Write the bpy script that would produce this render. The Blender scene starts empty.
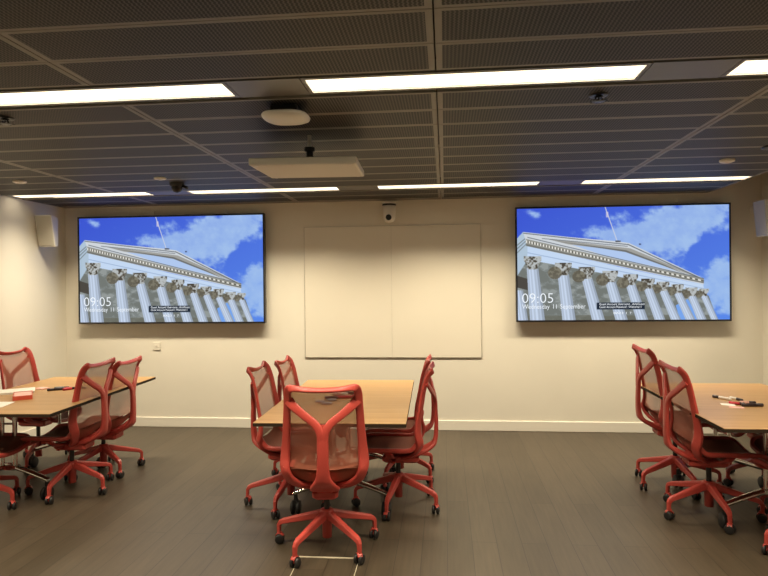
import bpy, math, random
import numpy as np
from mathutils import Vector, Matrix
random.seed(7)
PI = math.pi
S = bpy.context.scene
C = S.collection

# ------------------------------------------------------------------ helpers
class MB:
    """collects geometry for ONE mesh object"""
    def __init__(s):
        s.v = []; s.f = []; s.m = []; s.sm = []
    def add(s, verts, faces, mi=0, smooth=False):
        o = len(s.v)
        s.v += [tuple(p) for p in verts]
        for f in faces:
            s.f.append([i + o for i in f]); s.m.append(mi); s.sm.append(smooth)
    def box(s, x0, x1, y0, y1, z0, z1, mi=0, bev=0.0):
        if bev > 0:
            b = bev
            pts = []
            for z, i in ((z0, b), (z0 + b, 0), (z1 - b, 0), (z1, b)):
                xa, xb, ya, yb = x0 + i, x1 - i, y0 + i, y1 - i
                c = b
                pts += [(xa + c, ya, z), (xb - c, ya, z), (xb, ya + c, z), (xb, yb - c, z),
                        (xb - c, yb, z), (xa + c, yb, z), (xa, yb - c, z), (xa, ya + c, z)]
            F = []
            for k in range(3):
                for i in range(8):
                    j = (i + 1) % 8
                    F.append([k * 8 + i, k * 8 + j, k * 8 + 8 + j, k * 8 + 8 + i])
            F.append(list(range(7, -1, -1))); F.append(list(range(24, 32)))
            s.add(pts, F, mi); return
        p = [(x0, y0, z0), (x1, y0, z0), (x1, y1, z0), (x0, y1, z0), (x0, y0, z1), (x1, y0, z1), (x1, y1, z1), (x0, y1, z1)]
        s.add(p, [[0, 3, 2, 1], [4, 5, 6, 7], [0, 1, 5, 4], [1, 2, 6, 5], [2, 3, 7, 6], [3, 0, 4, 7]], mi)
    def rings(s, rings, closed=False, cap=True, mi=0, smooth=True):
        n = len(rings[0]); P = [p for r in rings for p in r]; F = []
        m = len(rings)
        for k in range(m if closed else m - 1):
            k2 = (k + 1) % m
            for i in range(n):
                j = (i + 1) % n
                F.append([k * n + i, k * n + j, k2 * n + j, k2 * n + i])
        s.add(P, F, mi, smooth)
        if cap and not closed:
            s.add(rings[0], [list(range(n - 1, -1, -1))], mi); s.add(rings[-1], [list(range(n))], mi)
    def cyl(s, a, b, r0, r1=None, n=16, mi=0):
        r1 = r0 if r1 is None else r1
        a = Vector(a); b = Vector(b); t = (b - a).normalized()
        u = t.orthogonal().normalized(); w = t.cross(u)
        R = [[tuple(c + (u * math.cos(2 * PI * i / n) + w * math.sin(2 * PI * i / n)) * r) for i in range(n)] for c, r in ((a, r0), (b, r1))]
        s.rings(R, mi=mi)
    def lathe(s, prof, c=(0, 0, 0), axis='z', n=24, mi=0):
        R = []
        for r, h in prof:
            r = max(r, 1e-4)
            ring = []
            for i in range(n):
                a = 2 * PI * i / n; x, y = r * math.cos(a), r * math.sin(a)
                q = (x, y, h) if axis == 'z' else ((h, x, y) if axis == 'x' else (y, h, x))
                ring.append((c[0] + q[0], c[1] + q[1], c[2] + q[2]))
            R.append(ring)
        s.rings(R, mi=mi)
    def sweep(s, pts, w, t, ref=(0, 0, 1), sub=5, n=10, closed=False, mi=0, power=0.6):
        """smooth strip along pts; w across, t thick, ref = the thickness direction(s)"""
        k = len(pts)
        W = w if isinstance(w, (list, tuple)) else [w] * k
        T = t if isinstance(t, (list, tuple)) else [t] * k
        Rf = ref if isinstance(ref, list) else [ref] * k
        arr = np.array([list(p) + [W[i], T[i]] + list(Rf[i]) for i, p in enumerate(pts)], float)
        out = []
        segs = k if closed else k - 1
        for i in range(segs):
            g = lambda j: arr[j % k] if closed else arr[min(max(j, 0), k - 1)]
            p0, p1, p2, p3 = g(i - 1), g(i), g(i + 1), g(i + 2)
            for q in range(sub):
                x = q / sub
                out.append(0.5 * ((2 * p1) + (-p0 + p2) * x + (2 * p0 - 5 * p1 + 4 * p2 - p3) * x * x + (-p0 + 3 * p1 - 3 * p2 + p3) * x ** 3))
        if not closed: out.append(arr[-1])
        m = len(out); R = []
        for i in range(m):
            a = out[(i - 1) % m] if (closed or i > 0) else out[i]
            b = out[(i + 1) % m] if (closed or i < m - 1) else out[i]
            tg = Vector(b[:3] - a[:3]).normalized()
            r = Vector(out[i][5:8]); N = (r - tg * r.dot(tg)).normalized(); B = N.cross(tg)
            c = Vector(out[i][:3]); ring = []
            for j in range(n):
                an = 2 * PI * (j + 0.5) / n
                ca, sa = math.cos(an), math.sin(an)
                ca = math.copysign(abs(ca) ** power, ca); sa = math.copysign(abs(sa) ** power, sa)
                ring.append(tuple(c + B * (ca * out[i][3] / 2) + N * (sa * out[i][4] / 2)))
            R.append(ring)
        s.rings(R, closed=closed, mi=mi)
    def grid(s, fn, nu, nv, mi=0, smooth=True):
        P = [fn(i / nu, j / nv) for j in range(nv + 1) for i in range(nu + 1)]
        F = [[j * (nu + 1) + i, j * (nu + 1) + i + 1, (j + 1) * (nu + 1) + i + 1, (j + 1) * (nu + 1) + i] for j in range(nv) for i in range(nu)]
        s.add(P, F, mi, smooth)
    def mesh(s, name, mats):
        me = bpy.data.meshes.new(name)
        me.from_pydata(s.v, [], s.f); 
        for m in (mats if isinstance(mats, (list, tuple)) else [mats]): me.materials.append(m)
        me.polygons.foreach_set('material_index', s.m); me.polygons.foreach_set('use_smooth', s.sm)
        me.validate(); me.update()
        return me
    def build(s, name, mats, parent=None, loc=None, rz=None):
        return link(name, s.mesh(name, mats), parent, loc, rz)

def link(name, me, parent=None, loc=None, rz=None):
    o = bpy.data.objects.new(name, me); C.objects.link(o)
    if parent: o.parent = parent
    if loc: o.location = loc
    if rz is not None: o.rotation_euler = (0, 0, rz)
    return o
def tag(o, label, cat, group=None, kind=None):
    o['label'] = label; o['category'] = cat
    if group: o['group'] = group
    if kind: o['kind'] = kind
    return o
def thing(name, label, cat, loc=(0, 0, 0), rz=0, group=None):
    o = bpy.data.objects.new(name, None); C.objects.link(o); o.empty_display_size = .1
    o.location = loc; o.rotation_euler = (0, 0, rz)
    return tag(o, label, cat, group)
def struct(name, mb, mats):
    o = mb.build(name, mats); o['kind'] = 'structure'; return o
def copy_tree(o, parent=None):
    c = o.copy(); C.objects.link(c)
    if parent: c.parent = parent
    for ch in list(o.children): copy_tree(ch, c)
    return c

# ------------------------------------------------------------------ materials
def mat(name, col, rough=.5, metal=0, noise=None, bump=None, spec=None, coat=0):
    m = bpy.data.materials.new(name); m.use_nodes = True
    nt = m.node_tree; b = nt.nodes['Principled BSDF']
    b.inputs['Base Color'].default_value = (*col, 1); b.inputs['Roughness'].default_value = rough
    b.inputs['Metallic'].default_value = metal
    if spec is not None: b.inputs['Specular IOR Level'].default_value = spec
    if coat: b.inputs['Coat Weight'].default_value = coat
    if noise or bump:
        tc = nt.nodes.new('ShaderNodeTexCoord'); n = nt.nodes.new('ShaderNodeTexNoise')
        nt.links.new(tc.outputs['Object'], n.inputs['Vector'])
        n.inputs['Scale'].default_value = (noise or bump)[0]; n.inputs['Detail'].default_value = 4
        if noise:
            r = nt.nodes.new('ShaderNodeValToRGB'); a = noise[1]
            r.color_ramp.elements[0].color = (*[c * (1 - a) for c in col], 1); r.color_ramp.elements[1].color = (*[min(1, c * (1 + a)) for c in col], 1)
            r.color_ramp.elements[0].position = .3; r.color_ramp.elements[1].position = .7
            nt.links.new(n.outputs['Fac'], r.inputs['Fac']); nt.links.new(r.outputs['Color'], b.inputs['Base Color'])
        if bump:
            bp = nt.nodes.new('ShaderNodeBump'); bp.inputs['Strength'].default_value = bump[1]; bp.inputs['Distance'].default_value = .002
            nt.links.new(n.outputs['Fac'], bp.inputs['Height']); nt.links.new(bp.outputs['Normal'], b.inputs['Normal'])
    return m
def emit(name, col, st):
    m = bpy.data.materials.new(name); m.use_nodes = True; nt = m.node_tree
    for n in list(nt.nodes): nt.nodes.remove(n)
    o = nt.nodes.new('ShaderNodeOutputMaterial'); e = nt.nodes.new('ShaderNodeEmission')
    e.inputs['Color'].default_value = (*col, 1); e.inputs['Strength'].default_value = st
    nt.links.new(e.outputs[0], o.inputs[0]); return m

LIGHT = (1, .86, .62); LSTR = 2.4; LPOW = 38.0; SPREAD = math.radians(118)
M = {}
M['wall'] = mat('cream_wall_paint', (.80, .76, .66), .75, noise=(2.2, .02), bump=(180, .08))
M['base'] = mat('baseboard_paint', (.84, .80, .71), .45)
M['soffit'] = mat('dark_soffit', (.03, .03, .03), .9)
M['pan'] = mat('taupe_metal_pan', (.245, .222, .185), .5, metal=0, noise=(3, .06))
M['slot'] = mat('grey_slot_plate', (.16, .15, .135), .4, noise=(4, .05))
M['black'] = mat('black_plastic', (.012, .012, .013), .45)
M['blackmetal'] = mat('black_metal', (.02, .02, .02), .35, metal=.6)
M['white'] = mat('white_plastic', (.82, .79, .72), .4)
M['offwhite'] = mat('offwhite_panel', (.82, .79, .71), .55)
M['tile'] = mat('mic_grille_fabric', (.72, .69, .61), .8, bump=(300, .2))
M['board'] = mat('whiteboard_enamel', (.82, .77, .66), .22, noise=(1.3, .015), spec=.5)
M['alu'] = mat('aluminium_trim', (.55, .52, .46), .35, metal=.8)
M['speaker'] = mat('speaker_cloth', (.47, .44, .37), .8, bump=(400, .2))
M['speaker_case'] = mat('speaker_case', (.72, .69, .60), .45)
M['red'] = mat('coral_red_nylon', (.44, .055, .042), .4, noise=(9, .05), bump=(500, .1))
M['redseat'] = mat('dark_red_knit', (.25, .075, .042), .7, bump=(600, .3))
M['rubber'] = mat('black_caster_rubber', (.014, .013, .013), .5)
M['steel'] = mat('dark_gas_steel', (.05, .05, .05), .3, metal=.8)
M['chrome'] = mat('polished_chrome', (.78, .76, .72), .12, metal=1)
M['bezel'] = mat('black_bezel', (.008, .008, .01), .3)
M['edge'] = mat('dark_table_edge', (.03, .02, .013), .7, spec=.1)
M['paper'] = mat('white_paper', (.85, .82, .76), .7, noise=(5, .02))
M['redbox'] = mat('red_translucent_plastic', (.62, .09, .05), .35)
M['pink'] = mat('pink_paper', (.80, .48, .42), .7)
M['ink'] = mat('dark_pen_plastic', (.03, .02, .025), .4)
M['redpen'] = mat('red_pen_plastic', (.55, .03, .05), .4)
M['greypen'] = mat('grey_magnet_plastic', (.22, .23, .25), .45)
M['brass'] = mat('pale_metal_trim', (.62, .56, .42), .4, metal=.3)
M['diff'] = emit('lit_diffuser', LIGHT, LSTR)

# back mesh: see-through woven membrane
def membrane(name, col, fac):
    m = bpy.data.materials.new(name); m.use_nodes = True; nt = m.node_tree; b = nt.nodes['Principled BSDF']
    b.inputs['Base Color'].default_value = (*col, 1); b.inputs['Roughness'].default_value = .6
    tr = nt.nodes.new('ShaderNodeBsdfTransparent'); mx = nt.nodes.new('ShaderNodeMixShader')
    mx.inputs[0].default_value = fac
    nt.links.new(tr.outputs[0], mx.inputs[1]); nt.links.new(b.outputs[0], mx.inputs[2])
    nt.links.new(mx.outputs[0], nt.nodes['Material Output'].inputs[0]); return m
M['net'] = membrane('coral_mesh_membrane', (.36, .115, .068), .66)

def floor_mat():
    m = bpy.data.materials.new('dark_oak_planks'); m.use_nodes = True; nt = m.node_tree; b = nt.nodes['Principled BSDF']
    tc = nt.nodes.new('ShaderNodeTexCoord'); mp = nt.nodes.new('ShaderNodeMapping'); mp.inputs['Rotation'].default_value = (0, 0, PI / 2)
    br = nt.nodes.new('ShaderNodeTexBrick'); br.offset = .37; br.squash = 1
    nt.links.new(tc.outputs['Object'], mp.inputs['Vector']); nt.links.new(mp.outputs[0], br.inputs['Vector'])
    br.inputs['Scale'].default_value = 1; br.inputs['Brick Width'].default_value = 1.9; br.inputs['Row Height'].default_value = .15
    br.inputs['Mortar Size'].default_value = .0022; br.inputs['Mortar Smooth'].default_value = .3
    br.inputs['Color1'].default_value = (.050, .037, .023, 1); br.inputs['Color2'].default_value = (.063, .047, .030, 1); br.inputs['Mortar'].default_value = (.014, .010, .007, 1)
    mp2 = nt.nodes.new('ShaderNodeMapping'); mp2.inputs['Scale'].default_value = (22, 1.3, 1)
    nz = nt.nodes.new('ShaderNodeTexNoise'); nz.inputs['Scale'].default_value = 2.2; nz.inputs['Detail'].default_value = 6
    nt.links.new(tc.outputs['Object'], mp2.inputs['Vector']); nt.links.new(mp2.outputs[0], nz.inputs['Vector'])
    rp = nt.nodes.new('ShaderNodeValToRGB'); rp.color_ramp.elements[0].position = .3; rp.color_ramp.elements[1].position = .7
    rp.color_ramp.elements[0].color = (.80, .80, .80, 1); rp.color_ramp.elements[1].color = (1.12, 1.12, 1.12, 1)
    mx = nt.nodes.new('ShaderNodeMix'); mx.data_type = 'RGBA'; mx.blend_type = 'MULTIPLY'; mx.inputs[0].default_value = 1
    nt.links.new(nz.outputs['Fac'], rp.inputs['Fac']); nt.links.new(br.outputs['Color'], mx.inputs[6]); nt.links.new(rp.outputs['Color'], mx.inputs[7])
    nt.links.new(mx.outputs[2], b.inputs['Base Color']); b.inputs['Roughness'].default_value = .42
    bp = nt.nodes.new('ShaderNodeBump'); bp.inputs['Strength'].default_value = .15; bp.inputs['Distance'].default_value = .002
    nt.links.new(nz.outputs['Fac'], bp.inputs['Height']); nt.links.new(bp.outputs[0], b.inputs['Normal'])
    return m
M['floor'] = floor_mat()

def wood_mat():
    m = bpy.data.materials.new('honey_oak_veneer'); m.use_nodes = True; nt = m.node_tree; b = nt.nodes['Principled BSDF']
    tc = nt.nodes.new('ShaderNodeTexCoord'); mp = nt.nodes.new('ShaderNodeMapping'); mp.inputs['Scale'].default_value = (1.0, 26, 8)
    nz = nt.nodes.new('ShaderNodeTexNoise'); nz.inputs['Scale'].default_value = 1.6; nz.inputs['Detail'].default_value = 7
    nt.links.new(tc.outputs['Object'], mp.inputs['Vector']); nt.links.new(mp.outputs[0], nz.inputs['Vector'])
    rp = nt.nodes.new('ShaderNodeValToRGB'); rp.color_ramp.elements[0].position = .25; rp.color_ramp.elements[1].position = .75
    rp.color_ramp.elements[0].color = (.37, .205, .078, 1); rp.color_ramp.elements[1].color = (.48, .29, .12, 1)
    nt.links.new(nz.outputs['Fac'], rp.inputs['Fac']); nt.links.new(rp.outputs['Color'], b.inputs['Base Color'])
    b.inputs['Roughness'].default_value = .38; return m
M['wood'] = wood_mat()

def perf_mat():
    """expanded metal: diamond openings in a taupe sheet, dark behind"""
    m = bpy.data.materials.new('expanded_metal_mesh'); m.use_nodes = True; nt = m.node_tree; b = nt.nodes['Principled BSDF']
    tc = nt.nodes.new('ShaderNodeTexCoord'); sp = nt.nodes.new('ShaderNodeSeparateXYZ'); nt.links.new(tc.outputs['Object'], sp.inputs[0])
    def math_(op, a, c=None):
        n = nt.nodes.new('ShaderNodeMath'); n.operation = op
        for i, q in ((0, a), (1, c)):
            if q is None: continue
            if isinstance(q, (int, float)): n.inputs[i].default_value = q
            else: nt.links.new(q, n.inputs[i])
        return n.outputs[0]
    X = math_('MULTIPLY', sp.outputs[0], 2 * PI / .0155)
    Z = math_('MULTIPLY', math_('SINE', math_('MULTIPLY', sp.outputs[1], 2 * PI / .021)), .75)
    mn = math_('ADD', math_('MULTIPLY', math_('SINE', math_('ADD', X, Z)), .5), .5)
    rp = nt.nodes.new('ShaderNodeValToRGB'); rp.color_ramp.elements[0].position = .22; rp.color_ramp.elements[1].position = .55
    rp.color_ramp.elements[0].color = (.098, .089, .074, 1); rp.color_ramp.elements[1].color = (.006, .005, .004, 1)
    nt.links.new(mn, rp.inputs['Fac']); nt.links.new(rp.outputs['Color'], b.inputs['Base Color'])
    b.inputs['Roughness'].default_value = .55; b.inputs['Specular IOR Level'].default_value = .3; return m
M['perf'] = perf_mat()

def screen_mat():
    m = bpy.data.materials.new('lit_display_picture'); m.use_nodes = True; nt = m.node_tree
    for n in list(nt.nodes): nt.nodes.remove(n)
    o = nt.nodes.new('ShaderNodeOutputMaterial'); e = nt.nodes.new('ShaderNodeEmission'); a = nt.nodes.new('ShaderNodeVertexColor'); a.layer_name = 'picture'
    nt.links.new(a.outputs['Color'], e.inputs['Color']); e.inputs['Strength'].default_value = 1.0
    nt.links.new(e.outputs[0], o.inputs[0]); return m
M['screen'] = screen_mat()
M['text'] = emit('lit_white_text', (.90, .95, 1), 1.0)

# ------------------------------------------------------------------ camera (solved from the photo)
F_PX = 615.64; YAW, PIT, ROL = map(math.radians, (5.6451, .2143, -.5945)); H = 1.575
Fw = Vector((-math.sin(YAW) * math.cos(PIT), math.cos(YAW) * math.cos(PIT), -math.sin(PIT)))
Rt = Vector((math.cos(YAW), math.sin(YAW), 0)); Up = Rt.cross(Fw)
R2 = Rt * math.cos(ROL) + Up * math.sin(ROL); U2 = -Rt * math.sin(ROL) + Up * math.cos(ROL)
cd = bpy.data.cameras.new('camera'); cam = bpy.data.objects.new('camera', cd); C.objects.link(cam)
cam.matrix_world = Matrix(((R2.x, U2.x, -Fw.x, 0), (R2.y, U2.y, -Fw.y, 0), (R2.z, U2.z, -Fw.z, H), (0, 0, 0, 1)))
cd.sensor_width = 36; cd.lens = F_PX * 36 / 768; S.camera = cam

# ------------------------------------------------------------------ room shell
XL, XR, YB, YF, ZT, ZC = -4.35, 3.26, 6.71, -3.3, 3.1, 2.505
t = .12
b = MB(); b.box(XL - t, XR + t, YF - t, YB + t, -.1, 0); struct('floor', b, M['floor'])
for n, a in (('wall_back', (XL - t, XR + t, YB, YB + t, 0, ZT)), ('wall_left', (XL - t, XL, YF, YB, 0, ZT)),
             ('wall_right', (XR, XR + t, YF, YB, 0, ZT)), ('wall_front', (XL - t, XR + t, YF - t, YF, 0, ZT))):
    b = MB(); b.box(*a); struct(n, b, M['wall'])
b = MB(); b.box(XL - t, XR + t, YF - t, YB + t, ZT, ZT + .1); struct('ceiling', b, M['soffit'])
bh = .109
for n, a in (('baseboard_back', (XL, XR, YB - .015, YB, 0, bh)), ('baseboard_left', (XL, XL + .015, YF, YB - .015, 0, bh)),
             ('baseboard_right', (XR - .015, XR, YF, YB - .015, 0, bh)), ('baseboard_front', (XL + .015, XR - .015, YF, YF + .015, 0, bh))):
    b = MB(); b.box(*a, bev=.004); struct(n, b, M['base'])

# suspended ceiling: pans of expanded metal with plain margins, lighting slots every tenth row
RX = [XL, -3.185, -1.605, -.030, 1.554, 2.73]
rows = []; slots = []
y = 5.98
for k in range(-3, 31):
    y1 = 5.98 - .3 * k; y0 = y1 - .3
    if y0 < YF: break
    if k >= 0 and k % 10 == 0: slots.append((y0, y1))
    else: rows.append((y0, min(y1, YB - .005)))
b = MB()
for (ya, yb) in rows:
    for i in range(5):
        xa, xb = RX[i] + .003, RX[i + 1] - .003
        y0, y1 = ya + .0025, yb - .0025
        ex = .026; ey = .019
        xi0, xi1, yi0, yi1 = xa + ex, xb - ex, y0 + ey, y1 - ey
        if i == 0: xi0 = xa + .03
        if i == 4: xi1 = xb - .03
        z = ZC; zu = ZC + .035
        if y1 - y0 < .2:
            b.box(xa, xb, y0, y1, z, zu, 0); continue
        P = [(xa, y0, z), (xb, y0, z), (xb, y1, z), (xa, y1, z), (xi0, yi0, z), (xi1, yi0, z), (xi1, yi1, z), (xi0, yi1, z)]
        b.add(P, [[0, 4, 5, 1], [1, 5, 6, 2], [2, 6, 7, 3], [3, 7, 4, 0]], 0)
        b.add(P[4:], [[0, 3, 2, 1]], 1)
        Q = [(xa, y0, zu), (xb, y0, zu), (xb, y1, zu), (xa, y1, zu)]
        b.add(P[:4] + Q, [[0, 1, 5, 4], [1, 2, 6, 5], [2, 3, 7, 6], [3, 0, 4, 7], [4, 5, 6, 7]], 0)
struct('ceiling', b, [M['pan'], M['perf']])
LX = [(-4.315, -2.90), (-2.475, -1.01), (-.622, .872), (1.275, 2.72)]
DW = .092
for si, (ya, yb) in enumerate(slots):
    yc = (ya + yb) / 2 + .005
    b = MB()
    # back plate of the slot plus flush blank plates between the fittings
    b.box(XL, 2.73, ya + .004, yb - .004, ZC + .05, ZC + .06, 1)
    xs = [XL] + [v for p in LX for v in (p[0] - .02, p[1] + .02)] + [2.73]
    for k in range(0, len(xs), 2):
        if xs[k + 1] - xs[k] > .04: b.box(xs[k] + .002, xs[k + 1] - .002, yc - .118, yc + .118, ZC + .004, ZC + .05, 0)
    struct('trim_%d' % (si + 1), b, [M['slot'], M['black']])

light_txt = {0: ['first ceiling strip light from the left in the far row, reaching the left wall',
                 'far row strip light above the left display beside the dark dome',
                 'far row strip light above the whiteboard and its camera',
                 'far row strip light ending near the right wall above the right display'],
             1: ['near row strip light beyond the left frame edge',
                 'broad near row strip light running off the left frame edge',
                 'broad near row strip light in the centre, right of the wireless access point',
                 'broad near row strip light cut off by the right frame edge']}
for si, (ya, yb) in enumerate(slots):
    yc = (ya + yb) / 2 + .005
    for li, (xa, xb) in enumerate(LX):
        lab = light_txt[si][li] if si in light_txt else 'recessed ceiling strip light in a row behind the viewer'
        T = thing('ceiling_light', lab, 'ceiling light', ((xa + xb) / 2, yc, ZC), 0, 'recessed strip lights in the ceiling')
        hw = (xb - xa) / 2
        f = MB()
        for (p, q, r, s_) in ((-hw - .018, hw + .018, -.116, -DW), (-hw - .018, hw + .018, DW, .116), (-hw - .018, -hw, -DW, DW), (hw, hw + .018, -DW, DW)):
            f.box(p, q, r, s_, .004, .05)
        f.build('frame', M['slot'], T)
        d = MB(); d.box(-hw, hw, -DW, DW, .012, .03); d.build('diffuser', M['diff'], T)
        # the lamp itself: LED strip with a downward beam behind the same opening
        ld = bpy.data.lights.new('lamp', 'AREA'); ld.shape = 'RECTANGLE'; ld.size = hw * 2; ld.size_y = DW * 2; ld.energy = LPOW; ld.color = LIGHT; ld.spread = SPREAD
        lo = bpy.data.objects.new('lamp', ld); C.objects.link(lo); lo.parent = T; lo.location = (0, 0, .010)
        if li == 0: ld.size = hw * 2 - .35; lo.location.x = .17; ld.energy = LPOW * .8

# ------------------------------------------------------------------ displays
def lin(c):
    c = np.asarray(c, float) / 255.0
    return np.where(c <= .04045, c / 12.92, ((c + .055) / 1.055) ** 2.4)
def inpoly(x, y, P):
    r = np.zeros(x.shape, bool); n = len(P)
    for i in range(n):
        x0, y0 = P[i]; x1, y1 = P[(i + 1) % n]
        if y0 == y1: continue
        r ^= ((y0 > y) != (y1 > y)) & (x < (x1 - x0) * (y - y0) / (y1 - y0) + x0)
    return r
def vnoise(x, y, seed, octv=5):
    rng = np.random.RandomState(seed); tot = np.zeros(x.shape); amp = 1; nrm = 0
    for o in range(octv):
        G = rng.rand(64, 64); xi = np.floor(x).astype(int); yi = np.floor(y).astype(int); fx = x - xi; fy = y - yi
        fx = fx * fx * (3 - 2 * fx); fy = fy * fy * (3 - 2 * fy)
        g = lambda a, c: G[(yi + c) % 64, (xi + a) % 64]
        tot += amp * ((g(0, 0) * (1 - fx) + g(1, 0) * fx) * (1 - fy) + (g(0, 1) * (1 - fx) + g(1, 1) * fx) * fy)
        nrm += amp; amp *= .55; x = x * 2.03 + 7; y = y * 2.03 + 3
    return tot / nrm
def picture(nx, ny):
    """the wallpaper shown on both displays: a columned portico against a cloudy sky"""
    SS = 2
    u, v = np.meshgrid((np.arange(nx * SS) + .5) / (nx * SS), (np.arange(ny * SS) + .5) / (ny * SS))
    x = 22 + 5 * v + 711 * u; top = 26 - 14 * u; y = top + (402 - 2 * u - top) * v
    col = np.zeros(x.shape + (3,))
    def put(mask, c, a=1.0):
        a = np.asarray(a) * mask
        col[:] = col * (1 - a[..., None]) + np.asarray(c, float) * a[..., None]
    sky = np.clip((x / 737) * .45 + (y / 400) * .5, 0, 1)
    col[:] = np.array([60, 84, 208]) * (1 - sky[..., None]) + np.array([92, 140, 234]) * sky[..., None]
    # clouds: streaky masses
    rx, ry = (x + y * .9) / 60, (y - x * .45) / 34
    n1 = vnoise(rx + 20, ry + 30, 3); n2 = vnoise(x / 22, y / 22, 8)
    def lobe(cx, cy, ax, ay, rot):
        c, s_ = math.cos(rot), math.sin(rot); dx, dy = x - cx, y - cy
        return np.exp(-(((dx * c + dy * s_) / ax) ** 2 + ((-dx * s_ + dy * c) / ay) ** 2))
    d = 1.45 * lobe(480, 110, 215, 74, -.38) + 1.25 * lobe(625, 52, 150, 58, -.45) + .9 * lobe(360, 110, 80, 30, -.1) + 1.25 * lobe(705, 245, 80, 70, -.4) + 1.15 * lobe(700, 340, 100, 80, -.3) + .8 * lobe(590, 150, 70, 40, -.7)
    d -= .8 * lobe(650, 165, 60, 42, -.6)
    d += .35 * lobe(330, 60, 60, 22, -.3) + .62 * lobe(75, 48, 40, 18, .3) + .5 * lobe(160, 58, 25, 12, .1) - .35
    cl = np.clip((d + (n1 - .5) * 1.5 + (n2 - .5) * .9) * 1.15, 0, 1); cl = cl * cl * (3 - 2 * cl)
    shade = .75 + .5 * (n2 - .4) * .5 + .25 * n1
    put(np.ones(x.shape, bool), np.array([172, 203, 244]) * .97, np.clip(cl * .92 * np.clip(shade, .3, 1), 0, 1))
    # flagpole
    px = 325 + (y - 24) * (40 / 112.0)
    put((np.abs(x - px) < 1.5) & (y < 137), (205, 210, 225)); put((np.abs(x - 331) < 4) & (np.abs(y - 46) < 9), (225, 215, 225), .7)
    # recessed porch behind the columns
    porch = [(22, 205), (60, 195), (340, 240), (640, 300), (668, 320), (705, 420), (20, 420)]
    gap = [(575, 402), (560, 352), (600, 330), (640, 402)]
    pm = inpoly(x, y, porch); n3 = vnoise(x / 30, y / 16, 5)
    put(pm, (128, 134, 132)); put(pm & (n3 > .52), (108, 112, 106), .6); put(pm & (n3 < .40), (160, 166, 164), .6)
    put(pm & (y > 380 + 10 * n3), (104, 104, 92), .7)
    put(inpoly(x, y, gap), (120, 165, 235))
    # left return of the building
    put(inpoly(x, y, [(20, 130), (45, 104), (62, 136), (62, 196), (25, 252), (18, 255)]), (176, 196, 214))
    for o in (0, 12, 26): put(inpoly(x, y, [(20, 150 + o), (60, 118 + o * .8), (60, 122 + o * .8), (20, 155 + o)]), (110, 116, 118), .8)
    put(inpoly(x, y, [(22, 250), (62, 262), (62, 300), (22, 290)]), (78, 74, 68))
    # frieze and architrave
    put(inpoly(x, y, [(60, 150), (340, 215), (650, 282), (655, 308), (500, 282), (300, 240), (60, 197)]), (196, 216, 242))
    put(inpoly(x, y, [(60, 172), (340, 228), (652, 294), (652, 296), (340, 231), (60, 175)]), (150, 172, 205), .8)
    # pediment
    put(inpoly(x, y, [(45, 104), (200, 121), (365, 136), (405, 142), (520, 197), (652, 262), (652, 282), (60, 152)]), (208, 214, 220))
    put(inpoly(x, y, [(200, 144), (392, 170), (455, 192), (560, 236), (330, 186)]), (176, 200, 238))
    put(inpoly(x, y, [(120, 126), (395, 158), (410, 160), (640, 258), (640, 262), (405, 171), (200, 146)]), (160, 160, 156))
    put(inpoly(x, y, [(150, 134), (395, 166), (520, 214), (600, 250), (520, 219), (392, 172)]), (104, 104, 100), .9)
    for (A, Bp, w) in (((45, 108), (400, 147), 1.6), ((400, 146), (652, 266), 2.0), ((110, 126), (400, 153), 1.2), ((60, 122), (652, 262), 1.5)):
        tt = (x - A[0]) / (Bp[0] - A[0]); yy = A[1] + (Bp[1] - A[1]) * tt
        put((tt > 0) & (tt < 1) & (np.abs(y - yy) < w), (92, 98, 106), .85)
    tt = (x - 55) / 597; yl = 132 + 140 * tt - 26 * tt * (1 - tt) * 0; hgt = 15 - 7 * tt
    yl = 132 + (268 - 132) * tt
    band = (tt > 0) & (tt < 1)
    put(band & (y > yl - 5) & (y < yl + hgt), (150, 150, 142)); 
    ph = np.sin(2 * PI * (47 * (tt * (1.35 - .35 * tt))))
    put(band & (y > yl) & (y < yl + hgt * .55) & (ph > 0), (232, 230, 222)); put(band & (y > yl) & (y < yl + hgt * .55) & (ph <= 0), (98, 96, 88))
    put(band & (y > yl + hgt * .8) & (y < yl + hgt * 1.25), (116, 116, 110))
    put((np.abs(x - 368) < 9) & (np.abs(y - 136) < 2.5), (82, 86, 98)); put((np.abs(x - 441) < 4) & (np.abs(y - 146) < 2), (70, 80, 110))
    # columns, far to near
    cols = [(652, 318, 22, 690, 24), (612, 318, 26, 648, 32), (566, 308, 27, 611, 32), (518, 300, 28, 563, 34), (468, 292, 30, 510, 36),
            (410, 280, 33, 451, 40), (342, 270, 35, 382, 42), (263, 258, 36, 304, 44), (183, 246, 38, 204, 46), (78, 226, 40, 96, 52), (28, 300, 34, 44, 40)]
    for xt, yt, wt, xb, wb in cols:
        tq = (y - yt) / (404 - yt); cx = xt + (xb - xt) * tq; w = (wt + (wb - wt) * tq) / 2; sx = (x - cx) / w
        mk = (np.abs(sx) < 1) & (tq > 0)
        sh = .93 - .16 * sx ** 2 - .07 * sx + .06 * np.cos(np.arcsin(np.clip(sx, -1, 1)) * 11)
        cc = np.stack([205 * sh, 220 * sh, 242 * sh], -1)
        col[mk] = np.clip(cc[mk], 0, 255)
        if xt == 28: continue
        ch = 34 * (wt / 38); kx = (x - xt) / (wt * .86); ky = (y - (yt - ch * .5)) / (ch * .62)
        nn = vnoise(x / 7, y / 7, int(xt)); cap = (np.abs(kx) < .5 + .38 * np.clip(-ky + .6, 0, 1)) & (np.abs(ky) < 1)
        put(cap, (122, 118, 108)); put(cap & (nn > .5), (190, 196, 198), .9); put(cap & (nn < .4), (70, 64, 56), .9)
        kd = ((x - (xt - wt * .75)) / (wt * .62)) ** 2 + ((y - yt + 4) / (ch * .62)) ** 2
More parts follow.
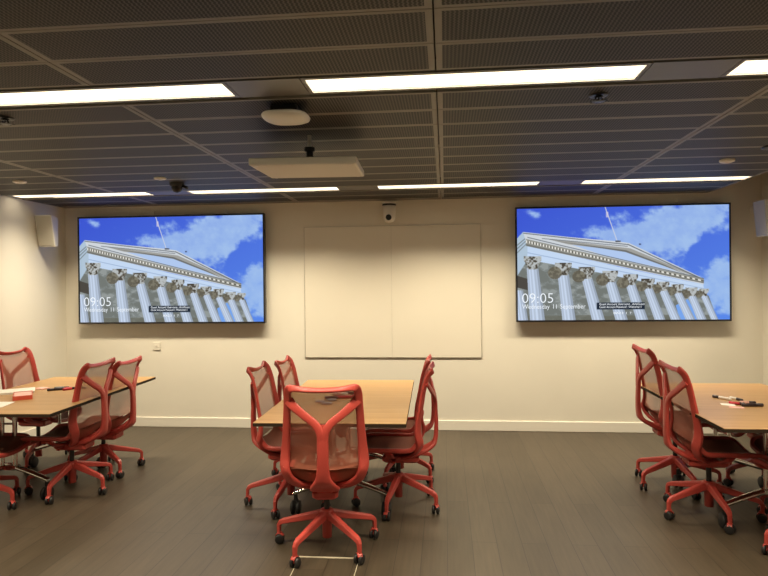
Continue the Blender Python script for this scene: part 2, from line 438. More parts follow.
        if xt > 100: put(kd < 1, (98, 92, 78), .85); put((kd < 1) & (nn > .55), (132, 128, 112), .8)
    # caption box
    put((x > 297) & (x < 458) & (np.abs(y - 353.5 - (x - 377) * -.006) < 11.5), (34, 44, 58))
    col = np.clip(col, 0, 255).reshape(ny, SS, nx, SS, 3).mean((1, 3))
    return lin(col)
NX, NY = 440, 248
TW, TH = 2.164, 1.2104
SW, SH = TW - .03, TH - .034
def screen_mesh():
    xs = np.linspace(-SW / 2, SW / 2, NX); zs = np.linspace(SH / 2, -SH / 2, NY)
    X, Z = np.meshgrid(xs, zs); V = np.stack([X, np.zeros_like(X), Z], -1).reshape(-1, 3)
    me = bpy.data.meshes.new('screen')
    i = np.arange((NX - 1) * (NY - 1)); r = i // (NX - 1); c = i % (NX - 1); a = r * NX + c
    Fq = np.stack([a, a + NX, a + NX + 1, a + 1], -1)
    me.vertices.add(len(V)); me.vertices.foreach_set('co', V.ravel().astype(np.float32))
    me.loops.add(Fq.size); me.loops.foreach_set('vertex_index', Fq.ravel().astype(np.int32))
    me.polygons.add(len(Fq)); me.polygons.foreach_set('loop_start', (np.arange(len(Fq)) * 4).astype(np.int32))
    me.update(calc_edges=True)
    at = me.color_attributes.new('picture', 'FLOAT_COLOR', 'POINT')
    P = picture(NX, NY).reshape(-1, 3); at.data.foreach_set('color', np.concatenate([P, np.ones((len(P), 1))], 1).ravel().astype(np.float32))
    me.materials.append(M['screen']); return me
scr_me = screen_mesh()
def text_mesh(lines):
    """lines: (string, u, v, cap height in screen fractions, width in screen fraction, stroke offset) -> one mesh in the XZ plane"""
    mb = MB()
    for s_, u, v, h, w, off in lines:
        cu = bpy.data.curves.new('txt', 'FONT'); cu.body = s_; cu.size = 1; cu.offset = off; cu.resolution_u = 3
        ob = bpy.data.objects.new('txt', cu); C.objects.link(ob)
        dg = bpy.context.evaluated_depsgraph_get(); me = bpy.data.meshes.new_from_object(ob.evaluated_get(dg))
        co = np.array([q.co[:] for q in me.vertices]); lo, hi = co.min(0), co.max(0)
        kx = w * SW / (hi[0] - lo[0]); kz = h * SH / .73
        pts = [(-SW / 2 + u * SW + (p[0] - lo[0]) * kx, 0, SH / 2 - v * SH + p[1] * kz) for p in co]
        mb.add(pts, [list(p.vertices) for p in me.polygons])
        bpy.data.objects.remove(ob); bpy.data.curves.remove(cu); bpy.data.meshes.remove(me)
    return mb.mesh('text', M['text'])
L1S, L2S = 'Guest Account Username : ArtsGuest', 'Guest Account Password : Welcome11'
TXT = [('clock_digits', ('09:05', .022, .845, .093, .150, -.012)), ('date_text', ('Wednesday 11 September', .022, .897, .042, .305, -.004)),
       ('caption_text', (L1S, .393, .869, .020, .213, .004)), ('caption_text', (L2S, .393, .894, .020, .198, .004)), ('footer_text', ('BA23  1 7', .460, .948, .020, .085, 0))]
def words_of(n, l):
    t_, u, v, h, w, off = l
    if n == 'caption_text': return [(n, l)]
    W = []
    for q in t_.split():
        cu = bpy.data.curves.new('txt', 'FONT'); cu.body = q; cu.offset = off
        ob = bpy.data.objects.new('txt', cu); C.objects.link(ob); bpy.context.view_layer.update(); W.append(ob.dimensions.x)
        bpy.data.objects.remove(ob); bpy.data.curves.remove(cu)
    k = w / (sum(W) + .62 * (len(W) - 1)); out = []
    for q, ww in zip(t_.split(), W):
        out.append((n, (q, u, v, h, ww * k, off))); u += (ww + .62) * k
    return out
TXT = [(n, text_mesh([l])) for n, l in [p for q in TXT for p in words_of(*q)]]
def display(xc, label):
    T = thing('wall_display', label, 'television', (xc, YB - .1, 1.177 + TH / 2), 0, 'large wall displays')
    f = MB()
    for a in ((-TW / 2, TW / 2, SH / 2, TH / 2), (-TW / 2, TW / 2, -TH / 2, -SH / 2), (-TW / 2, -SW / 2, -SH / 2, SH / 2), (SW / 2, TW / 2, -SH / 2, SH / 2)):
        f.box(a[0], a[1], -.004, .012, a[2], a[3])
    f.box(-TW / 2, TW / 2, .012, .055, -TH / 2, TH / 2)
    f.build('frame', M['bezel'], T)
    link('screen', scr_me, T, (0, .004, 0)); [link(n, me, T, (0, .002, 0)) for n, me in TXT]
    w = MB(); w.box(-.45, .45, .055, .098, -.25, .25); w.box(-.30, -.22, .075, .098, .2, TH / 2 + .06); w.box(.60, .64, .075, .098, .2, TH / 2 + .06)
    w.build('wall_bracket', M['offwhite'], T)
    return T
display(-3.0537, 'large black-framed wall display left of the whiteboard, showing a columned building')
display(1.8312, 'large black-framed wall display right of the whiteboard, showing a columned building')

# ------------------------------------------------------------------ whiteboard, wall fittings
T = thing('whiteboard', 'wide cream whiteboard with a faint centre seam between the two displays', 'whiteboard', ((-1.5474 + .3906) / 2, YB, .7875))
T.scale = (1, .6, 1)
w, h = 1.938, 1.4442
for sx in (-1, 1):
    p = MB(); x0, x1 = sorted((sx * .0008, sx * (w / 2 - .004))); p.box(x0, x1, -.020, -.004, .004, h - .004, bev=.0015); p.build('board_panel', M['board'], T)
f = MB(); f.box(-w / 2 + .01, w / 2 - .01, -.0055, 0, .01, h - .01)
for a in ((-w / 2, w / 2, -.0215, 0, 0, .004), (-w / 2, w / 2, -.0215, 0, h - .004, h), (-w / 2, -w / 2 + .004, -.0215, 0, .004, h - .004), (w / 2 - .004, w / 2, -.0215, 0, .004, h - .004)): f.box(*a)
f.build('frame', M['alu'], T)

T = thing('conference_camera', 'small white conference camera fixed above the middle of the whiteboard', 'camera', (-.59, YB, 2.26))
b = MB(); b.box(-.075, .075, -.15, 0, .195, .21); b.box(-.03, .03, -.012, 0, .12, .2); b.build('bracket', M['white'], T)
b = MB(); b.lathe([(.055, .175), (.072, .178), (.074, .19), (.072, .195)], (0, -.085, 0)); b.build('base', M['black'], T)
b = MB(); b.lathe([(.02, 0.0), (.045, .006), (.062, .03), (.068, .07), (.070, .12), (.070, .176), (.05, .178)], (0, -.085, 0)); b.build('head', M['white'], T)
b = MB(); b.lathe([(.031, -.166), (.031, -.150), (.028, -.14)], (0, 0, .045), axis='y'); b.lathe([(.001, -.168), (.02, -.167), (.024, -.166)], (0, 0, .045), axis='y'); b.build('lens', M['black'], T)

b = MB(); b.box(-.045, .045, -.010, 0, -.045, .045, bev=.003); b.box(-.020, .020, -.014, -.008, -.018, .018, 0, bev=.002); b.box(-.010, .010, -.0145, -.0135, -.006, .0, 1)
o = b.build('wall_outlet', [M['wall'], M['alu']], None, (-3.263, YB, .916)); tag(o, 'small white socket plate on the back wall below the left display', 'wall socket')

def speaker(label, loc, rz, wd, dp, ht, tilt=.03, side=None):
    T = thing('wall_speaker', label, 'speaker', loc, rz, 'wall speakers')
    # front faces local -Y; wall behind at local +Y
    b = MB(); y0, y1 = -dp, -.05
    R = [[(-wd / 2, y0 + tilt, 0), (wd / 2, y0 + tilt, 0), (wd / 2 * .8, y1, 0.01), (-wd / 2 * .8, y1, .01)], [(-wd / 2, y0, ht), (wd / 2, y0, ht), (wd / 2 * .8, y1, ht - .02), (-wd / 2 * .8, y1, ht - .02)]]
    b.rings(R, smooth=False); b.build('cabinet', M['speaker_case'], T)
    g = MB(); g.add([(-wd / 2 + .006, y0 + tilt * .975 - .002, .008), (wd / 2 - .006, y0 + tilt * .975 - .002, .008), (wd / 2 - .006, y0 + tilt * .025 - .002, ht - .008), (-wd / 2 + .006, y0 + tilt * .025 - .002, ht - .008),
                     (-wd / 2 + .012, y0 + tilt * .96 - .007, .014), (wd / 2 - .012, y0 + tilt * .96 - .007, .014), (wd / 2 - .012, y0 + tilt * .04 - .007, ht - .014), (-wd / 2 + .012, y0 + tilt * .04 - .007, ht - .014)],
                    [[0, 1, 5, 4], [1, 2, 6, 5], [2, 3, 7, 6], [3, 0, 4, 7], [4, 5, 6, 7]]); g.build('grille', M['speaker'], T)
    k = MB()
    if side is None: k.box(-.03, .03, -.012, 0, ht / 2 - .07, ht / 2 + .07); k.cyl((0, -.06, ht / 2), (0, -.005, ht / 2), .02)
    else: k.box(side, side + .01, -.05, .03, ht / 2 - .07, ht / 2 + .07); k.cyl((side, -.02, ht / 2), (-wd / 2 * .3, -.02, ht / 2), .016); k.cyl((-wd / 2 * .3, -.02, ht / 2), (-wd / 2 * .3, -.06, ht / 2), .016); k.build('bracket', M['white'], T)
    return T
speaker('cream box speaker high on the left wall beside the left display', (-4.237, 6.34, 2.03), 0, .186, .19, .33, .06, XL + 4.237)
speaker('cream box speaker high on the right wall beside the right display', (XR, 6.345, 2.02), -PI / 2, .23, .20, .345)
b = MB(); b.box(-.022, .022, -.014, 0, -.04, .04, bev=.003); b.box(-.012, .012, -.016, -.013, -.02, .02)
o = b.build('wall_sensor', M['offwhite'], None, (3.165, YB, 2.32)); tag(o, 'tiny grey wall sensor near the right corner beside the right speaker', 'sensor')

# ------------------------------------------------------------------ ceiling fittings
T = thing('wireless_access_point', 'rounded white wireless access point under the ceiling, left of the microphone panel', 'access point', (-.81, 3.13, ZC))
b = MB(); b.box(-.07, .07, -.06, .06, -.035, 0, bev=.006); b.build('mount', M['black'], T)
b = MB()
R = []
for r, z in ((.10, -.040), (.116, -.043), (.121, -.050), (.117, -.060), (.095, -.070), (.06, -.074), (.001, -.075)):
    R.append([(math.copysign(abs(math.cos(a)) ** .7, math.cos(a)) * r, math.copysign(abs(math.sin(a)) ** .7, math.sin(a)) * r, z) for a in [2 * PI * i / 32 for i in range(32)]])
b.rings(R); b.build('cover', M['white'], T)

T = thing('microphone_array', 'flat white microphone panel hung from the ceiling on a black pole', 'ceiling microphone', (-.846, 3.87, 2.31), math.radians(3))
T.rotation_euler[0] = math.radians(2.6)
w, d = .64, .60
b = MB(); b.box(-w / 2, w / 2, -d / 2, d / 2, 0, .042, bev=.004); b.build('housing', M['offwhite'], T)
b = MB(); b.box(-w / 2 + .012, w / 2 - .012, -d / 2 + .012, d / 2 - .012, -.002, .002); b.build('grille', M['tile'], T)
for sx in (-1, 1):
    for sy in (-1, 1):
        b = MB(); b.lathe([(.011, -.004), (.012, .001)], (sx * (w / 2 - .04), sy * (d / 2 - .03), 0)); b.build('corner_cap', M['white'], T)
b = MB(); b.lathe([(.028, .042), (.028, .06), (.021, .062), (.021, .10), (.032, .102), (.032, .125), (.02, .127)], (.02, -.14, 0), n=20); b.build('clamp', M['black'], T)
b = MB(); b.cyl((.02, -.14, .12), (.02, -.14, ZC - 2.305), .013); b.build('pole', M['alu'], T)

def sprinkler(x, y, label):
    T = thing('sprinkler', label, 'sprinkler', (x, y, ZC), 0, 'sprinkler heads')
    T.scale = (1.05, 1.05, .5)
    b = MB(); b.lathe([(.045, 0), (.042, -.010), (.02, -.014), (.02, 0)]); b.build('escutcheon', M['blackmetal'], T)
    b = MB(); b.cyl((0, 0, 0), (0, 0, -.03), .012); b.cyl((-.012, 0, -.03), (-.02, 0, -.055), .004); b.cyl((.012, 0, -.03), (.02, 0, -.055), .004)
    b.lathe([(.004, -.03), (.004, -.06), (.030, -.060), (.030, -.064), (.004, -.064)])
    for k in range(8):
        a = k * PI / 4; b.box(0, 0, 0, 0, 0, 0) if False else None
        b.cyl((.02 * math.cos(a), .02 * math.sin(a), -.062), (.042 * math.cos(a), .042 * math.sin(a), -.060), .004, n=6)
    b.build('deflector', M['steel'], T)
sprinkler(.764, 3.13, 'dark sprinkler head under the ceiling right of centre, behind the near strip light')
sprinkler(-2.36, 3.12, 'dark sprinkler head under the ceiling at the left frame edge')
def disc(x, y, r, h, label, cat='detector', name='smoke_detector'):
    b = MB(); b.lathe([(r, 0), (r, -h * .35), (r * .94, -h * .7), (r * .6, -h), (.001, -h)])
    b.lathe([(r * .3, -h), (r * .28, -h - .004), (.001, -h - .004)])
    o = b.build(name, M['white'], None, (x, y, ZC)); tag(o, label, cat, 'round white ceiling discs')
disc(2.145, 4.92, .055, .022, 'round white detector on the ceiling above the right display')
disc(-2.388, 5.0, .05, .014, 'round white ceiling disc left of the dark dome, above the left display')
disc(-3.62, 4.95, .055, .018, 'round white ceiling disc at the left frame edge above the far strip light')
T = thing('dome_sensor', 'small black dome device hanging under the ceiling above the left display', 'sensor', (-2.365, 5.28, ZC))
b = MB(); b.lathe([(.065, 0), (.065, -.02), (.05, -.03)]); b.build('base', M['black'], T)
b = MB(); b.lathe([(.05, -.028), (.048, -.05), (.035, -.075), (.001, -.085)]); b.build('dome', M['bezel'], T)
b = MB(); b.cyl((.045, 0, -.02), (.10, -.01, -.045), .014); b.build('spur', M['black'], T)
b = MB(); b.lathe([(.085, 0), (.085, -.008), (.07, -.012), (.001, -.012)])
o = b.build('ceiling_loudspeaker', M['blackmetal'], None, (2.27, 4.48, ZC)); tag(o, 'flat dark round ceiling loudspeaker near the right frame edge', 'speaker')

# ------------------------------------------------------------------ tables
TZ = .735
def table(label, x, y, rz, w, l, lx=0):
    T = thing('meeting_table', label, 'table', (x, y, 0), rz, 'meeting tables')
    b = MB(); b.box(-w / 2, w / 2, -l / 2, l / 2, TZ - .004, TZ, bev=.0015); b.build('tabletop', M['wood'], T)
    b = MB(); b.box(-w / 2, w / 2, -l / 2, l / 2, TZ - .024, TZ - .004); b.build('edge_band', M['edge'], T)
    b = MB()
    b.box(-.33, .33, -.70, .70, TZ - .045, TZ - .028)
    b.box(-.03, .03, -.38, .38, TZ - .10, TZ - .045)
    for sy in (-1, 1): b.box(-.30, .30, sy * .38 - .04, sy * .38 + .04, TZ - .085, TZ - .028)
    b.build('underframe', M['black'], T)
    for sy in (-1, 1):
        g = MB(); yc = sy * .37
        for sx in (-1, 1): g.cyl((sx * .05, yc, .235), (sx * .05, yc, TZ - .08), .017)
        for z in (.26, .56): g.cyl((-.05, yc, z), (.05, yc, z), .008)
        g.box(-.075, .075, yc - .03, yc + .03, .215, .25, bev=.006)
        leg = g.build('leg', M['chrome'], T, (lx, 0, 0))
        for sx in (-1, 1):
            a = MB(); a.sweep([(sx * .05, yc, .235), (sx * .18, yc + sy * .01, .195), (sx * .33, yc + sy * .03, .145)], [.058, .052, .044], [.034, .030, .026], (0, 0, 1), n=8)
            a.build('foot_arm', M['chrome'], leg)
            c = MB(); cx, cy = sx * .315, yc + sy * .03
            c.cyl((cx, cy, .09), (cx, cy, .14), .014)
            for q in (-.02, .02): c.lathe([(.001, q - .012), (.04, q - .012), (.047, q - .007), (.047, q + .007), (.04, q + .012), (.001, q + .012)], (cx, cy, .0475), axis='x')
            c.box(cx - .012, cx + .012, cy - .025, cy + .025, .04, .1)
            c.build('caster', M['rubber'], leg)
    return T
table('oak-topped meeting table in the middle, in front of the whiteboard', -.737, 4.585, math.radians(1.3), .95, 1.73)
table('oak-topped meeting table at the left holding papers and a red box', -3.193, 4.725, math.radians(2.6), .99, 1.69, -.12)
table('oak-topped meeting table at the right frame edge with loose markers on it', 2.09, 4.535, 0, 1.0, 1.66)

# ------------------------------------------------------------------ chairs
def half(pts):  # mirror a right-half path into a full path (pts run from centre outwards)
    return [(-x, y, z) for x, y, z in reversed(pts[1:])] + list(pts)
BACK = [(0.0, -.232, .998), (.10, -.236, 1.003), (.160, -.250, 1.014), (.188, -.252, 1.012), (.200, -.226, .980), (.204, -.204, .92), (.209, -.188, .85),
        (.214, -.172, .76), (.221, -.156, .67), (.226, -.152, .60), (.227, -.160, .555), (.220, -.166, .520), (.198, -.152, .475), (.150, -.115, .432), (.07, -.06, .398), (0, -.035, .388)]
def back_y(z):
    P = [(p[2], p[1]) for p in BACK[4:11]]; P.sort()
    return float(np.interp(z, [p[0] for p in P], [p[1] for p in P]))
def back_w(z):
    P = [(p[2], p[0]) for p in BACK[4:11]]; P.sort()
    return float(np.interp(z, [p[0] for p in P], [p[1] + .0 if False else p[1] for p in P]))
chair_me = {}
def chair_meshes():
    m = chair_me
    # back frame: one closed loop, lip curled back at the top, sides running into the cradle under the seat
    R = BACK
    pts = list(R) + [(-x, y, z) for x, y, z in reversed(R[1:-1])]
    W = [.032, .033, .038, .046, .050, .050, .048, .050, .056, .064, .066, .062, .062, .066, .072, .076]
    Tt = [.016, .016, .016, .018, .018, .018, .018, .020, .022, .026, .028, .028, .028, .028, .028, .03]
    N = [(0, -1, .9), (0, -1, .8), (0, -1, .5), (.2, -1, .25), (.45, -1, .2), (.5, -1, .2), (.5, -1, .2), (.5, -1, .2), (.55, -1, .1), (.6, -1, -.1), (.6, -1, -.3), (.6, -1, -.5), (.4, -1, -.8), (.2, -.7, -1), (0, -.5, -1), (0, -.4, -1)]
    ww = W + list(reversed(W[1:-1])); th = Tt + list(reversed(Tt[1:-1])); nn = N + [(-a, c, d) for a, c, d in reversed(N[1:-1])]
    b = MB(); b.sweep(pts, ww, th, nn, sub=5, n=12, closed=True, power=.5); m['back_frame'] = b.mesh('back_frame', M['red'])
    # Y spine: two diagonals from the upper sides into one stem that flares into the cradle
    b = MB()
    for s in (-1, 1):
        b.sweep([(s * .196, -.214, .94), (s * .165, -.228, .908), (s * .10, -.248, .856), (s * .045, -.264, .815), (s * .014, -.272, .765), (s * .010, -.272, .70)], [.062, .052, .046, .046, .046, .044], [.016, .018, .02, .022, .024, .024], (0, -1, .1), power=.5)
    b.sweep([(0, -.262, .81), (0, -.270, .74), (0, -.274, .66), (0, -.274, .58), (0, -.268, .515), (0, -.250, .470), (0, -.18, .425), (0, -.10, .398), (0, -.02, .384)], [.056, .064, .066, .068, .084, .125, .17, .17, .14], [.022, .026, .028, .03, .032, .034, .034, .034, .03], [(0, -1, .1), (0, -1, 0), (0, -1, 0), (0, -1, -.1), (0, -1, -.3), (0, -1, -.8), (0, -.5, -1), (0, -.3, -1), (0, 0, -1)], power=.5)
    m['spine'] = b.mesh('spine', M['red'])
    # back membrane
    def fn(u, v):
        z = .535 + v * (.992 - .535); x = (u * 2 - 1)
        hw = back_w(min(z, .978)) - (.0 if z < .96 else .015)
        y = back_y(min(z, .98))
        return (x * hw, y - .012 * (1 - x * x), z)
    b = MB(); b.grid(fn, 14, 20); m['back_mesh'] = b.mesh('back_mesh', M['net'])
    # seat membrane and rails
    def sz(x, v):
        q = x / .225
        z = .462 - .022 * (1 - q * q) + .012 * q * q
        if v < .18: z += ((.18 - v) / .18) ** 2 * .085
        if v > .82: z -= ((v - .82) / .18) ** 2 * .035
        return z
    def fs(u, v):
        x = (u * 2 - 1) * (.222 if v < .9 else .222 - (v - .9) * .35); return (x, -.165 + v * .455, sz(x, v))
    b = MB(); b.grid(fs, 12, 16)
    b.grid(lambda u, v: (lambda p: (p[0], p[1], p[2] - .014))(fs(1 - u, v)), 12, 16)
    m['seat'] = b.mesh('seat', M['redseat'])
    b = MB()
    side = [(.222, -.165 + v * .455, sz(.222, v)) for v in (0, .1, .2, .4, .6, .8, .92)] + [(.19, .285, sz(.19, 1) - .002), (.10, .292, sz(.1, 1) - .004), (0, .294, sz(0, 1) - .004)]
    full = side + [(-x, y, z) for x, y, z in reversed(side[:-1])]
    k = len(full); b.sweep(full, [.030] * k, [.032] * k, (0, 0, 1), n=8)
    b.sweep([(.222, .05, .455), (.17, .04, .418), (.07, .03, .395), (-.07, .03, .395), (-.17, .04, .418), (-.222, .05, .455)], .06, .022, (0, 0, 1), n=8)
    m['seat_frame'] = b.mesh('seat_frame', M['red'])
    b = MB(); b.box(-.075, .075, -.15, .11, .345, .40, bev=.015); b.box(-.05, .05, -.17, .02, .39, .425, bev=.01); b.box(-.14, -.07, .01, .04, .36, .375, bev=.004)
    m['tilt_housing'] = b.mesh('tilt_housing', M['red'])
    b = MB(); b.cyl((0, 0, .12), (0, 0, .36), .017); m['gas_lift'] = b.mesh('gas_lift', M['steel'])
    b = MB(); b.lathe([(.024, .062), (.028, .064), (.030, .17), (.044, .182), (.044, .222), (.034, .234), (.001, .234)]); m['hub'] = b.mesh('hub', M['red'])
    b = MB()
    st = [(.010, .208, .050, .050), (.284, .138, .036, .030), (.299, .129, .033, .028), (.309, .114, .028, .024), (.311, .062, .022, .022)]
    nrm = [(.35, 1), (.35, 1), (.75, .75), (1, .3), (1, 0)]
    rr = []
    for (r_, z_, w_, t_), (nx_, nz_) in zip(st, nrm):
        l_ = math.hypot(nx_, nz_); nx_ /= l_; nz_ /= l_
        rr.append([(r_ + nx_ * c_ * t_ / 2, q_ * w_ / 2 * (1 if c_ < 0 else .8), z_ + nz_ * c_ * t_ / 2) for q_, c_ in ((-1, -.7), (-.7, -1), (.7, -1), (1, -.7), (1, .6), (.7, 1), (-.7, 1), (-1, .6))])
    b.rings(rr, smooth=False)
    m['leg'] = b.mesh('leg', M['red'])
    b = MB()
    for q in (-.0155, .0155):
        b.lathe([(.001, q - .010), (.022, q - .010), (.029, q - .006), (.029, q + .006), (.022, q + .010), (.001, q + .010)], (0, 0, .029), axis='y', n=18)
    b.cyl((0, -.02, .029), (0, .02, .029), .006)
    m['caster'] = b.mesh('caster', M['rubber'])
    b = MB(); b.box(-.016, .016, -.0055, .0055, .024, .072, bev=.003); b.sweep([(-.024, 0, .046), (-.012, 0, .060), (.010, 0, .062), (.024, 0, .048)], .030, .006, (0, 0, 1), n=8)
    m['hood'] = b.mesh('caster_hood', M['red'])
chair_meshes()
def chair_proto():
    T = bpy.data.objects.new('office_chair', None); C.objects.link(T); T.empty_display_size = .1
    for n in ('back_frame', 'spine', 'back_mesh', 'seat_frame', 'seat', 'tilt_housing', 'gas_lift', 'hub'): link(n, chair_me[n], T)
    for k in range(5):
        L = link('leg', chair_me['leg'], T, None, k * 2 * PI / 5)
        link('caster', chair_me['caster'], L, (.306, 0, 0), random.uniform(0, 6))
        link('caster_hood', chair_me['hood'], L, (.306, 0, 0), random.uniform(-.6, .6))
    return T
proto = chair_proto()
CH = [  # x, y, facing (deg, local +Y turned by), base angle (deg, world), label
    (-.722, 3.66, 7, -43, 'coral red mesh chair nearest the viewer at the near end of the middle table'),
    (-1.13, 4.39, -90, 192, 'nearer of two coral red mesh chairs on the left side of the middle table'),
    (-1.13, 5.10, -90, 200, 'farther of two coral red mesh chairs on the left side of the middle table'),
    (-.345, 4.40, 90, -29, 'nearer of two coral red mesh chairs on the right side of the middle table'),
    (-.38, 5.08, 90, -36, 'farther of two coral red mesh chairs on the right side of the middle table'),
    (-2.915, 4.545, 90, -15, 'nearer of two coral red mesh chairs on the right side of the left table'),
    (-2.95, 5.05, 90, -36, 'farther of two coral red mesh chairs on the right side of the left table'),
    (-3.405, 4.14, -90, -4, 'coral red chair cut off by the left frame edge, only its seat and legs showing'),
    (-3.68, 5.24, -90, 0, 'coral red mesh chair across the left table behind the papers and red box'),
    (1.762, 4.35, -90, 198, 'nearer of two coral red mesh chairs on the left side of the right table'),
    (1.765, 4.97, -90, 133, 'farther of two coral red mesh chairs on the left side of the right table'),
    (2.14, 3.78, 0, 115, 'coral red chair mostly out of frame at the near end of the right table'),
    (2.43, 4.38, 90, 178, 'coral red chair mostly hidden under the right table, nearer on its right side'),
    (2.47, 5.05, 90, 190, 'coral red chair mostly hidden beyond the right table legs, farther on its right side')]
HT = [-.012, -.02, -.06, -.025, -.05, -.015, -.06, 0, 0, -.005, .05, 0, 0, 0]
for i, (x, y, fa, ba, lab) in enumerate(CH):
    o = proto if i == 0 else copy_tree(proto)
    o.location = (x, y, 0); o.rotation_euler = (0, 0, math.radians(fa))
    tag(o, lab, 'chair', 'coral red mesh office chairs')
    k = 0
    for ch in o.children:
        if not ch.name.startswith(('leg', 'hub')): ch.location.z = HT[i]
        if ch.name.startswith('leg'):
            ch.rotation_euler = (0, 0, math.radians(ba - fa + 72 * k)); k += 1

# ------------------------------------------------------------------ things on the tables
def sheet(name, label, cat, pts, z, th, m, group=None):
    c = Vector((sum(p[0] for p in pts) / len(pts), sum(p[1] for p in pts) / len(pts), z))
    b = MB(); n = len(pts)
    b.add([(p[0] - c.x, p[1] - c.y, 0) for p in pts] + [(p[0] - c.x, p[1] - c.y, th) for p in pts], [list(range(n - 1, -1, -1)), list(range(n, 2 * n))] + [[i, (i + 1) % n, n + (i + 1) % n, n + i] for i in range(n)])
    o = b.build(name, m, None, tuple(c)); return tag(o, label, cat, group)
def pen(label, a, e, r, mats, capfrac, group, name='marker_pen'):
    ax, ay = a; ex, ey = e; L = math.hypot(ex - ax, ey - ay); rz = math.atan2(ey - ay, ex - ax)
    T = thing(name, label, 'marker', (ax, ay, TZ + r), rz, group)
    b = MB(); b.lathe([(.001, 0), (r * .9, 0), (r, .003), (r, L * (1 - capfrac)), (r * .85, L * (1 - capfrac))], axis='x', n=12); b.build('barrel', mats[0], T)
    b = MB(); b.lathe([(r * .85, L * (1 - capfrac)), (r * 1.02, L * (1 - capfrac)), (r * 1.02, L - .004), (r * .7, L), (.001, L)], axis='x', n=12); b.build('cap', mats[1], T)
# left table
sheet('paper_sheet', 'white paper sheet at the left frame edge near the front of the left table', 'paper', [(-3.36, 4.09), (-3.155, 4.10), (-3.20, 4.30), (-3.40, 4.29)], TZ, .002, M['paper'])
T = thing('plastic_tray', 'shallow red plastic box with light contents on the left table', 'box', (-3.27, 4.48, TZ), math.radians(125), None)
b = MB(); w, d, h = .24, .13, .032
b.box(-w / 2, w / 2, -d / 2, d / 2, 0, .004); 
for a in ((-w / 2, w / 2, -d / 2, -d / 2 + .004), (-w / 2, w / 2, d / 2 - .004, d / 2), (-w / 2, -w / 2 + .004, -d / 2 + .004, d / 2 - .004), (w / 2 - .004, w / 2, -d / 2 + .004, d / 2 - .004)): b.box(*a, .004, h)
b.build('tray_body', M['redbox'], T)
b = MB(); b.box(-w / 2 + .006, w / 2 - .006, -d / 2 + .006, d / 2 - .006, .005, h - .004); b.build('contents', M['pink'], T)
T = thing('writing_pad', 'cream writing pad lying behind the red box on the left table', 'notepad', (-3.51, 4.70, TZ), math.radians(35), None)
b = MB(); b.box(-.15, .15, -.10, .10, 0, .014); b.build('pages', M['paper'], T)
b = MB(); b.box(-.152, .152, -.102, .102, .014, .016); b.build('cover', M['offwhite'], T)
sheet('folded_note', 'small pink folded note right of the pad on the left table', 'paper', [(-3.45, 4.86), (-3.36, 4.83), (-3.33, 4.90), (-3.42, 4.94)], TZ, .008, M['pink'])
g = 'markers scattered on the left table'
pen('black-capped marker at the front left of the marker heap on the left table', (-3.17, 4.84), (-3.27, 4.77), .010, (M['ink'], M['ink']), .4, g)
pen('dark marker lying across the marker heap on the left table', (-3.24, 4.82), (-3.13, 4.86), .010, (M['ink'], M['redpen']), .35, g)
pen('purple-grey marker at the back of the marker heap on the left table', (-3.27, 4.87), (-3.16, 4.90), .010, (M['greypen'], M['ink']), .35, g)
pen('red-bodied marker at the right end of the marker heap on the left table', (-3.15, 4.80), (-3.09, 4.89), .010, (M['redpen'], M['ink']), .35, g)
b = MB(); b.lathe([(.018, 0), (.018, .008), (.014, .010), (.001, .010)]); o = b.build('magnet_button', M['ink'], None, (-3.04, 4.92, TZ)); tag(o, 'tiny dark round magnet alone near the chair on the left table', 'magnet')
# right table
g = 'markers scattered on the right table'
pen('dark-tipped white marker at the far left of the right table heap', (2.01, 4.575), (1.935, 4.70), .010, (M['paper'], M['ink']), .35, g)
pen('long black marker pointing right at the front of the right table heap', (1.985, 4.365), (2.125, 4.372), .011, (M['ink'], M['ink']), .35, g)
pen('red marker in the middle of the right table heap', (1.945, 4.46), (2.02, 4.40), .010, (M['redpen'], M['ink']), .3, g)
pen('pink-bodied marker behind the black one in the right table heap', (2.02, 4.47), (2.12, 4.46), .010, (M['pink'], M['ink']), .45, g)
pen('small dark-capped marker at the back of the right table heap', (2.04, 4.66), (2.075, 4.55), .009, (M['paper'], M['ink']), .45, g)
sheet('paper_label', 'small white paper slip left of the red marker on the right table', 'paper', [(1.87, 4.40), (1.95, 4.37), (1.97, 4.44), (1.89, 4.47)], TZ, .003, M['paper'])
sheet('sticky_note', 'small pink slip at the front of the right table heap', 'paper', [(1.885, 4.32), (1.97, 4.29), (1.985, 4.34), (1.90, 4.365)], TZ, .003, M['pink'])
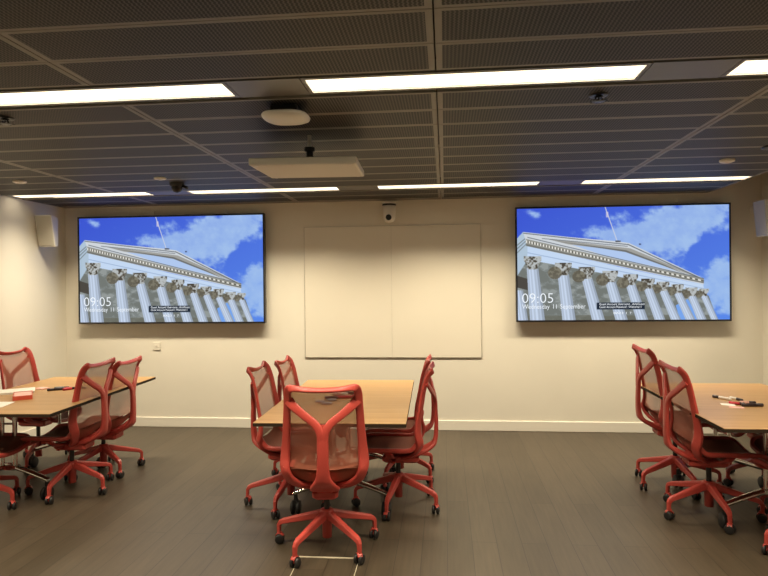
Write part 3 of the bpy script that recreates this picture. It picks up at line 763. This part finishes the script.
# middle table
g = 'markers scattered on the middle table'
pen('dark marker at the left end of the row on the middle table', (-.90, 4.52), (-.80, 4.53), .011, (M['ink'], M['ink']), .35, g)
pen('red marker in the front of the row on the middle table', (-.83, 4.545), (-.70, 4.56), .011, (M['redpen'], M['redpen']), .35, g)
pen('pink marker behind the red one on the middle table', (-.87, 4.69), (-.75, 4.68), .010, (M['pink'], M['paper']), .4, g)
pen('black marker at the right end of the row on the middle table', (-.77, 4.75), (-.68, 4.70), .010, (M['ink'], M['ink']), .35, g)
pen('brown-capped marker nearest the right chair side of the row on the middle table', (-.70, 4.60), (-.66, 4.70), .010, (M['redpen'], M['ink']), .35, g)
g = 'grey magnets on the middle table'
for (x, y, lab) in ((-.905, 4.385, 'leftmost grey block magnet in front of the markers on the middle table'), (-.835, 4.45, 'grey block magnet closest to the markers on the middle table'), (-.845, 4.32, 'grey block magnet nearest the front chair on the middle table')):
    b = MB(); b.box(-.035, .035, -.02, .02, 0, .014, bev=.003); o = b.build('magnet_block', M['greypen'], None, (x, y, TZ), .1); tag(o, lab, 'magnet', g)

# floor box in front of the nearest chair
T = thing('floor_box', 'floor outlet lid edged with pale metal under the nearest chair', 'floor outlet', (-.68, 3.36, 0), math.radians(.5))
b = MB(); b.box(-.17, .17, -.15, .146, 0, .0012); b.build('lid', M['floor'], T)
b = MB(); b.box(-.178, .178, .146, .162, 0, .003); b.box(-.176, -.172, -.155, .146, 0, .002); b.box(.172, .176, -.155, .146, 0, .002); b.box(-.176, .176, -.158, -.154, 0, .002); b.build('trim', M['brass'], T)

# ------------------------------------------------------------------ world and view
w = bpy.data.worlds.new('world'); S.world = w; w.use_nodes = True
w.node_tree.nodes['Background'].inputs[0].default_value = (0, 0, 0, 1)
S.view_settings.view_transform = 'Standard'; S.view_settings.look = 'None'; S.view_settings.gamma = 1; S.view_settings.use_curve_mapping = False
S.view_settings.exposure = 0
S.cycles.use_denoising = True
S.cycles.max_bounces = 10; S.cycles.diffuse_bounces = 6; S.cycles.transparent_max_bounces = 12
S.cycles.sample_clamp_indirect = 6
